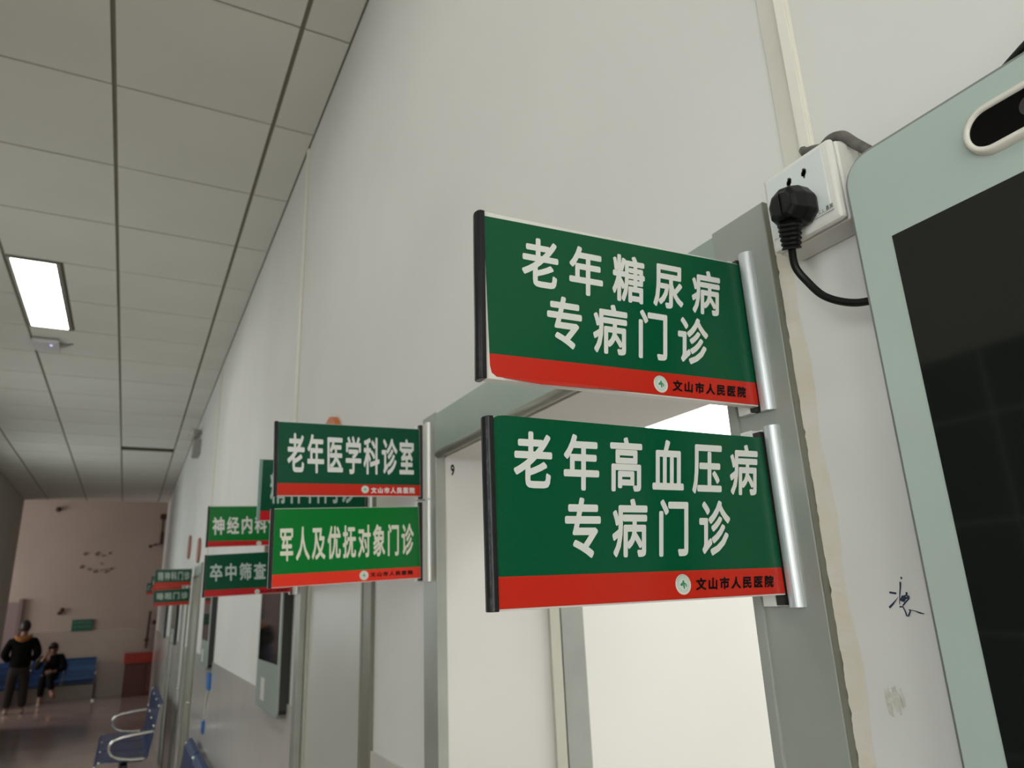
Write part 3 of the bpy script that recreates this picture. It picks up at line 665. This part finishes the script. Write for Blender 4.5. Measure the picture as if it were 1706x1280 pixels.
# ------------------------------------------------------------------ benches
def bench(label, n=3):
    """local: seats along +Y from 0, sitters face -X, z from the floor"""
    t = bpy.data.objects.new('waiting_bench', None); COL.objects.link(t); t['label'] = label; t['category'] = 'bench'; t['group'] = 'blue steel waiting benches'
    Wd = 0.575; gap = 0.03
    def sheet(prof, y0, y1, th):
        bm = bmesh.new(); A = []; n_ = len(prof)
        for i, (x, z) in enumerate(prof):
            tx = Vector((prof[min(i+1, n_-1)][0]-prof[max(i-1, 0)][0], 0, prof[min(i+1, n_-1)][1]-prof[max(i-1, 0)][1])).normalized(); nn = Vector((-tx.z, 0, tx.x))*th
            A.append([bm.verts.new((x, y0, z)), bm.verts.new((x, y1, z)), bm.verts.new((x+nn.x, y1, z+nn.z)), bm.verts.new((x+nn.x, y0, z+nn.z))])
        for i in range(n_-1):
            for k in range(4): bm.faces.new((A[i][k], A[i][(k+1) % 4], A[i+1][(k+1) % 4], A[i+1][k]))
        bm.faces.new(A[0]); bm.faces.new(A[-1][::-1]); return bm
    sp = [(-0.430, 0.385), (-0.425, 0.410), (-0.405, 0.428), (-0.36, 0.432), (-0.20, 0.415), (-0.06, 0.405), (-0.02, 0.412)]
    bp = [(-0.015, 0.415), (0.005, 0.44), (0.012, 0.50), (0.030, 0.62), (0.045, 0.75), (0.060, 0.86), (0.075, 0.890), (0.095, 0.893)]
    def L(name, bm, m, parent, bev=0, smooth=False):
        bmesh.ops.recalc_face_normals(bm, faces=bm.faces); me = bpy.data.meshes.new(name); bm.to_mesh(me); bm.free(); me.materials.append(m)
        o = bpy.data.objects.new(name, me); COL.objects.link(o); o.parent = parent; finish(o, bev, smooth); return o
    for k in range(n):
        y0 = 0.04+k*(Wd+gap); y1 = y0+Wd
        s = L('seat', sheet(sp, y0, y1, 0.012), M_BLUE, t); b = L('backrest', sheet(bp, y0, y1, 0.012), M_BLUE, t)
        for par, cs in ((s, ((-0.428, 0.395), (-0.40, 0.430))), (b, ((0.062, 0.872), (0.030, 0.70)))):
            bm = bmesh.new()
            for yy in (y0, y1):
                for x, z in cs: add_ball(bm, (x, yy, z), 0.015, 8)
            L('corner_caps', bm, M_CHROME, par, smooth=True)
    Lt = n*(Wd+gap)+0.05
    bm = bmesh.new(); add_box(bm, -0.22, -0.16, 0.0, Lt, 0.335, 0.390); L('beam', bm, M_BEAM, t, 0.004)
    for yy in (0.02, Lt-0.02):
        bm = bmesh.new()
        P = smooth_pts([(0.035, yy, 0.655), (-0.12, yy, 0.645), (-0.27, yy, 0.620), (-0.325, yy, 0.575), (-0.325, yy, 0.520), (-0.27, yy, 0.465), (-0.15, yy, 0.435), (-0.02, yy, 0.430)], 5)
        add_tube(bm, P, 0.0145, 10); L('armrest', bm, M_CHROME, t, smooth=True)
        bm = bmesh.new(); add_box(bm, -0.215, -0.165, yy-0.02, yy+0.02, 0.03, 0.336)
        lg = L('leg', bm, M_BEAM, t, 0.004)
        bm = bmesh.new(); add_box(bm, -0.42, 0.06, yy-0.025, yy+0.025, 0.0, 0.030); L('foot_bar', bm, M_CHROME, lg, 0.006)
    return t
b1 = bench('blue perforated steel three-seat bench on the right, its whole side in view'); b1.location = (0.325, 8.10, 0)
def copy_tree(o, parent=None):
    c = o.copy(); COL.objects.link(c); c.parent = parent
    for ch in list(o.children): copy_tree(ch, c)
    return c
b2 = copy_tree(b1); b2.location = (0.405, 3.95, 0); b2['label'] = 'blue steel bench cut by the lower frame edge, only its back corner showing'
b3 = copy_tree(b1); b3.rotation_euler = (0, 0, R(90)); b3.location = (-0.40, 18.78, 0); b3.scale = (1, 1, 0.93); b3['label'] = 'blue waiting bench against the far wall, under the small green sign'
b4 = copy_tree(b1); b4.rotation_euler = (0, 0, R(90)); b4.location = (-2.32, 18.30, 0); b4['label'] = 'far bench at the left frame edge, mostly cut off'

# ------------------------------------------------------------------ far hall furnishings
t = thing('counter', 'low red-topped cabinet with dark maroon front against the far wall', 'cabinet', (0.45, 18.7, FL))
M_MAR = mat('maroon', (0.10, 0.018, 0.015), 0.4); M_RTOP = mat('counter_red', (0.42, 0.035, 0.02), 0.45)
boxo('body', M_MAR, (0.12, 0.98, 18.5, 18.97, FL+0.002, -1.08), t, 0.004)
boxo('top_band', M_RTOP, (0.09, 1.01, 18.46, 18.975, -1.08, -0.88), t, 0.006)
for k in range(2):
    a = 0.14+k*0.42; d_ = boxo('panel', mat('maroon_pale', (0.16, 0.06, 0.05), 0.5) if k else M_MAR, (a, a+0.40, 18.485, 18.5, FL+0.06, -1.12), t, 0.004)
    boxo('handle', M_PIPE, (a+0.17, a+0.23, 18.475, 18.485, -1.22, -1.20), d_)
t = thing('wall_sign', 'small green rectangular sign on the far wall above the bench', 'sign', (-0.79, 18.98, -0.36))
boxo('panel', mat('dark_teal', (0.010, 0.12, 0.075), 0.4), (-1.0, -0.59, 18.965, 18.985, -0.362, -0.118), t, 0.004)
for row in range(2):
    bm = bmesh.new()
    for k in range(5):
        x = -0.96+k*0.07; z = -0.18-row*0.09; add_box(bm, x, x+0.045, 18.962, 18.965, z-0.02, z+0.02)
    obj('lettering', bm, mat('teal_print', (0.08, 0.22, 0.17), 0.5), t)
d6 = struct(boxo('door_6', mat('far_door', (0.30, 0.24, 0.24), 0.5), (-2.95, -2.02, 18.93, 18.99, FL, 0.29)))
boxo('frame', mat('far_door_frame', (0.22, 0.17, 0.17), 0.5), (-2.02, -1.95, 18.91, 18.99, FL, 0.36), d6)
t = thing('pipework', 'dark brown pipe with branch and valves in the far right corner', 'pipe', (0.62, 18.9, FL))
bm = bmesh.new(); add_tube(bm, [(0.60, 18.90, 2.15), (0.60, 18.90, 1.50)], 0.022, 8); obj('riser', bm, M_PIPE, t)
bm = bmesh.new(); add_box(bm, 0.53, 0.69, 18.86, 18.98, 2.08, 2.20); add_box(bm, 0.57, 0.64, 18.86, 18.96, 1.50, 1.78); obj('valve', bm, M_PIPE, t, 0.01)
bm = bmesh.new(); add_tube(bm, [(0.60, 18.90, 1.52), (0.40, 18.90, 1.46)], 0.014, 8); add_ball(bm, (0.38, 18.90, 1.45), 0.04, 8); add_ball(bm, (0.48, 18.90, 1.49), 0.03, 8); obj('branch', bm, M_PIPE, t)
bm = bmesh.new(); add_tube(bm, [(0.52, 18.93, 0.0), (0.50, 18.93, -0.80)], 0.026, 8); obj('lower_pipe', bm, M_PIPE, t)
bm = bmesh.new(); add_ball(bm, (0.62, 18.92, -0.25), 0.05, 8); add_ball(bm, (0.50, 18.92, -0.62), 0.05, 8); obj('joint', bm, M_PIPE, t)
t = thing('fire_bell', 'small dark red fitting on the far wall left of the green sign', 'fitting', (-1.24, 18.98, 0.07))
bm = bmesh.new(); add_ball(bm, (-1.22, 18.95, 0.10), 0.05, 10, (1, .6, 1)); obj('bell', bm, M_PIPE, t, smooth=True)
boxo('bracket', M_PIPE, (-1.30, -1.23, 18.94, 18.985, 0.0, 0.07), t, 0.01)
bm = bmesh.new(); add_ball(bm, (-1.55, 18.95, 2.28), 0.06, 10, (1, .6, 1)); tag(obj('wall_speaker', bm, M_PIPE, smooth=True), 'tiny dark fitting high on the far wall', 'fitting')
for k, (px, py, s) in enumerate(((142, 923, .05), (162, 923, .055), (172, 926, .03), (182, 922, .03), (136, 944, .055), (148, 949, .03), (158, 952, .05), (169, 939, .03), (169, 950, .025), (177, 952, .05), (185, 948, .04))):
    d = r2*((px-853)/1175.18)-u2*((py-640)/1175.18)+fw; d = d*(18.99/d.y)
    bm = bmesh.new(); rnd = random.Random(k); pts = []
    for j in range(9):
        a = 2*math.pi*j/9; rr = s*rnd.uniform(0.45, 1.1); pts.append((d.x+rr*math.cos(a), 18.985, d.z+rr*math.sin(a)))
    add_prism(bm, pts, (0, 0.012, 0)); tag(obj('glue_trace', bm, mat('trace_brown', (0.22, 0.16, 0.125), 0.8)), 'brown glue trace on the far wall, %s of the %s row' % (('leftmost', 'second from left', 'third from left', 'rightmost')[k] if k < 4 else ('leftmost', 'second from left', 'third from left', 'raised fourth', 'fourth from left, low', 'second from right', 'rightmost')[k-4], 'upper' if k < 4 else 'lower'), 'mark', 'glue traces on the far wall')
# small blue fitting hanging under the distant display
t = thing('hanging_tag', 'small blue tags on a pale cord hanging below the distant display', 'tag', (0.53, 5.35, -0.75))
M_BT = mat('tag_blue', (0.02, 0.14, 0.42), 0.5)
boxo('upper_tag', M_BT, (0.515, 0.5335, 5.22, 5.34, -0.50, -0.40), t, 0.006); boxo('lower_tag', M_BT, (0.52, 0.5335, 5.42, 5.50, -0.78, -0.70), t, 0.006)
bm = bmesh.new(); add_tube(bm, [(0.528, 5.30, -0.50), (0.528, 5.40, -0.60), (0.528, 5.45, -0.70)], 0.006, 6); obj('cord', bm, M_TRUNK, t)

# ------------------------------------------------------------------ people
M_SKIN = mat('skin', (0.30, 0.18, 0.13), 0.5); M_HAIR = mat('hair', (0.010, 0.008, 0.007), 0.5)
M_JK = mat('jacket_black', (0.005, 0.006, 0.006), 0.9, spec=0.1); M_HOOD = mat('hood_lining', (0.32, 0.14, 0.035), 0.8)
M_TR = mat('trousers_dark', (0.035, 0.032, 0.030), 0.9, spec=0.1); M_SHOE = mat('shoe_pale', (0.42, 0.38, 0.33), 0.6)
M_GJ = mat('sleeve_olive', (0.014, 0.016, 0.008), 0.9, spec=0.1); M_SHR = mat('shoe_red', (0.24, 0.07, 0.05), 0.6)
def skin(name, V, E, RR, m, parent, sub=1):
    me = bpy.data.meshes.new(name); me.from_pydata([tuple(v) for v in V], E, []); me.update()
    o = bpy.data.objects.new(name, me); COL.objects.link(o)
    md = o.modifiers.new('skin', 'SKIN'); md.use_smooth_shade = True; md.branch_smoothing = 0.4
    for i, r in enumerate(RR):
        sv = me.skin_vertices[0].data[i]; sv.radius = r if isinstance(r, tuple) else (r, r); sv.use_root = (i == 0)
    md2 = o.modifiers.new('sub', 'SUBSURF'); md2.levels = sub; md2.render_levels = sub
    bpy.context.view_layer.update()
    m2 = bpy.data.meshes.new_from_object(o.evaluated_get(bpy.context.evaluated_depsgraph_get()))
    bpy.data.objects.remove(o); bpy.data.meshes.remove(me)
    for p in m2.polygons: p.use_smooth = True
    m2.materials.clear(); m2.materials.append(m)
    q = bpy.data.objects.new(name, m2); COL.objects.link(q); q.parent = parent
    return q
def chain(V, E, RR, pts, rad, root=None):
    prev = root; ids = []
    for p, r in zip(pts, rad):
        V.append(p); RR.append(r); i = len(V)-1; ids.append(i)
        if prev is not None: E.append((prev, i))
        prev = i
    return ids
def add_hand(V, E, RR, w, palm, dirn, side):
    """palm then five fingers; w wrist index, dirn finger direction, side towards the thumb"""
    dirn = Vector(dirn).normalized(); side = Vector(side).normalized(); P = Vector(palm)
    pi = chain(V, E, RR, [P], [0.026], w)[0]
    for k, ln in enumerate((0.070, 0.078, 0.072, 0.056)):
        b = P+dirn*0.03+side*(0.027-0.018*k)
        curl = dirn.cross(side)*0.012
        chain(V, E, RR, [b, b+dirn*ln*0.5+curl*0.5, b+dirn*ln+curl*2], [0.010, 0.009, 0.007], pi)
    b = P+side*0.034; chain(V, E, RR, [b, b+side*0.012+dirn*0.028, b+side*0.012+dirn*0.052], [0.012, 0.010, 0.008], pi)
def head(parent, c, face, mskin=M_SKIN, hair_len=0.0):
    """face: unit vector the face looks along; returns after adding skull features"""
    c = Vector(c); f = Vector(face).normalized(); s = f.cross(Vector((0, 0, 1))).normalized(); u = s.cross(f)
    def ell(name, ctr, r3, m, cut=None):
        bm = bmesh.new(); bmesh.ops.create_uvsphere(bm, u_segments=20, v_segments=14, radius=1)
        for v in bm.verts:
            p = v.co.copy(); taper = 1-0.22*max(0, -p.z)
            v.co = ctr + s*(p.x*r3[0]*taper)+f*(p.y*r3[1])+u*(p.z*r3[2])
        if cut: bmesh.ops.delete(bm, geom=[v for v in bm.verts if cut(v.co-c)], context='VERTS')
        me = bpy.data.meshes.new(name); bm.to_mesh(me); bm.free(); me.materials.append(m)
        for p in me.polygons: p.use_smooth = True
        o = bpy.data.objects.new(name, me); COL.objects.link(o); o.parent = parent; return o
    ell('hair', c+u*0.012-f*0.008, (0.090, 0.108, 0.128), M_HAIR, cut=lambda d: d.dot(f) > 0.045 and d.dot(u) < 0.06 or d.dot(u) < -0.095)
    for sg in (-1, 1):
        ell('eye', c+f*0.088+s*0.03*sg+u*0.005, (0.013, 0.008, 0.007), M_HAIR)
        ell('ear', c+s*0.080*sg-u*0.01, (0.010, 0.018, 0.030), mskin)
    ell('nose', c+f*0.100-u*0.022, (0.012, 0.016, 0.022), mskin); ell('mouth', c+f*0.090-u*0.058, (0.024, 0.008, 0.007), mat('lip', (0.30, 0.12, 0.10), 0.5))
def person_root(loc, label):
    o = bpy.data.objects.new('person', None); COL.objects.link(o); o.location = loc; o['label'] = label; o['category'] = 'person'; return o
# standing person, seen from behind
P1 = person_root((-1.67, 17.15, 0), 'standing person seen from behind in black jacket with orange hood lining, dark trousers')
V, E, RR = [], [], []
ids = chain(V, E, RR, [(0, 0, .88), (0, 0, 1.00), (0, -.01, 1.16), (0, -.01, 1.30), (0, 0, 1.385), (0, .012, 1.44), (0, .022, 1.50), (0, .030, 1.57)], [(.11, .08), (.12, .085), (.145, .10), (.15, .095), (.07, .06), .050, .070, .076])
for sg in (-1, 1):
    chain(V, E, RR, [(sg*.085, 0, .82), (sg*.105, .01, .47), (sg*.125, -.01, .10), (sg*.135, .10, .035)], [.065, .050, .036, .034], ids[0])
    a = chain(V, E, RR, [(sg*.165, 0, 1.31), (sg*.265, -.03, 1.06), (sg*.175, .10, .93)], [.055, .042, .030], ids[3])
    add_hand(V, E, RR, a[-1], (sg*.12, .165, .91), (-sg*.5, .8, -.1), (0, 0, 1))
skin('body', V, E, RR, M_SKIN, P1)
head(P1, (0, .028, 1.545), (0, 1, -0.25))
V, E, RR = [], [], []
ids = chain(V, E, RR, [(0, 0, .76), (0, 0, .93), (0, -.01, 1.12), (0, -.01, 1.27), (0, -.005, 1.36)], [(.20, .15), (.195, .14), (.195, .14), (.19, .13), (.11, .09)])
for sg in (-1, 1): chain(V, E, RR, [(sg*.19, -.005, 1.30), (sg*.275, -.035, 1.05), (sg*.19, .09, .935)], [.088, .082, .060], ids[3])
skin('jacket', V, E, RR, M_JK, P1)
V, E, RR = [], [], []
ids = chain(V, E, RR, [(0, 0, .92), (0, 0, .80)], [(.165, .125), (.165, .125)])
for sg in (-1, 1): chain(V, E, RR, [(sg*.09, 0, .72), (sg*.105, .01, .47), (sg*.125, -.01, .10)], [.108, .090, .075], ids[1])
skin('trousers', V, E, RR, M_TR, P1)
V, E, RR = [], [], []
chain(V, E, RR, [(-.135, -.02, 1.40), (-.09, -.10, 1.355), (0, -.135, 1.315), (.09, -.10, 1.355), (.135, -.02, 1.40)], [.028, .045, .055, .045, .028])
skin('hood', V, E, RR, M_HOOD, P1)
for sg in (-1, 1):
    V, E, RR = [], [], []; chain(V, E, RR, [(sg*.125, -.05, .045), (sg*.128, .03, .045), (sg*.135, .13, .032)], [.045, .046, .034]); skin('shoe', V, E, RR, M_SHOE, P1)
# seated person facing the viewer
P2 = person_root((-1.24, 18.50, 0), 'seated person in dark jacket on the far bench, one hand raised to the face')
V, E, RR = [], [], []
ids = chain(V, E, RR, [(0, 0, .50), (0, -.01, .62), (0, -.05, .78), (0, -.09, .92), (0, -.11, .99), (0, -.125, 1.03), (0, -.14, 1.085)], [(.15, .12), (.13, .10), (.14, .10), (.14, .09), (.06, .06), .048, .078])
for sg in (-1, 1):
    if sg < 0: lg = [(-.09, -.05, .50), (-.10, -.43, .50), (-.10, -.46, .12), (-.10, -.56, .04)]
    else: lg = [(.09, -.05, .52), (.02, -.44, .57), (.10, -.55, .24), (.14, -.64, .20)]
    chain(V, E, RR, lg, [.085, .060, .042, .034], ids[0])
a = chain(V, E, RR, [(-.16, -.10, .92), (-.25, -.20, .70), (-.14, -.30, .90)], [.052, .040, .030], ids[3]); add_hand(V, E, RR, a[-1], (-.10, -.285, .955), (.3, .1, 1), (1, 0, 0))
a = chain(V, E, RR, [(.16, -.10, .92), (.24, -.16, .68), (.08, -.33, .64)], [.052, .040, .030], ids[3]); add_hand(V, E, RR, a[-1], (.03, -.36, .635), (-1, -.2, 0), (0, 0, 1))
skin('body', V, E, RR, M_SKIN, P2)
head(P2, (0, -.15, 1.07), (-.35, -1, -0.15))
V, E, RR = [], [], []
ids = chain(V, E, RR, [(0, 0, .47), (0, -.01, .62), (0, -.05, .78), (0, -.09, .91), (0, -.105, .97)], [(.18, .15), (.17, .13), (.17, .125), (.165, .115), (.09, .08)])
chain(V, E, RR, [(.165, -.10, .93), (.25, -.16, .68), (.10, -.32, .645)], [.070, .062, .045], ids[3])
skin('jacket', V, E, RR, M_JK, P2)
V, E, RR = [], [], []; chain(V, E, RR, [(-.12, -.09, .93), (-.185, -.12, .88), (-.26, -.20, .70), (-.155, -.285, .87)], [.070, .072, .064, .048]); skin('sleeve', V, E, RR, M_GJ, P2)
for lg in ([(-.09, -.02, .50), (-.10, -.43, .50), (-.10, -.46, .16)], [(.09, -.02, .52), (.02, -.44, .57), (.09, -.54, .28)]):
    V, E, RR = [], [], []; chain(V, E, RR, lg, [.100, .078, .058]); skin('trouser_leg', V, E, RR, mat('trousers_black', (0.008, 0.009, 0.010), 0.9, spec=0.1), P2)
V, E, RR = [], [], []; chain(V, E, RR, [(-.10, -.44, .05), (-.10, -.52, .045), (-.10, -.61, .034)], [.044, .044, .034]); skin('shoe', V, E, RR, M_SHOE, P2)
V, E, RR = [], [], []; chain(V, E, RR, [(.085, -.535, .22), (.115, -.60, .20), (.145, -.68, .185)], [.044, .044, .034]); skin('shoe', V, E, RR, M_SHR, P2, 1)
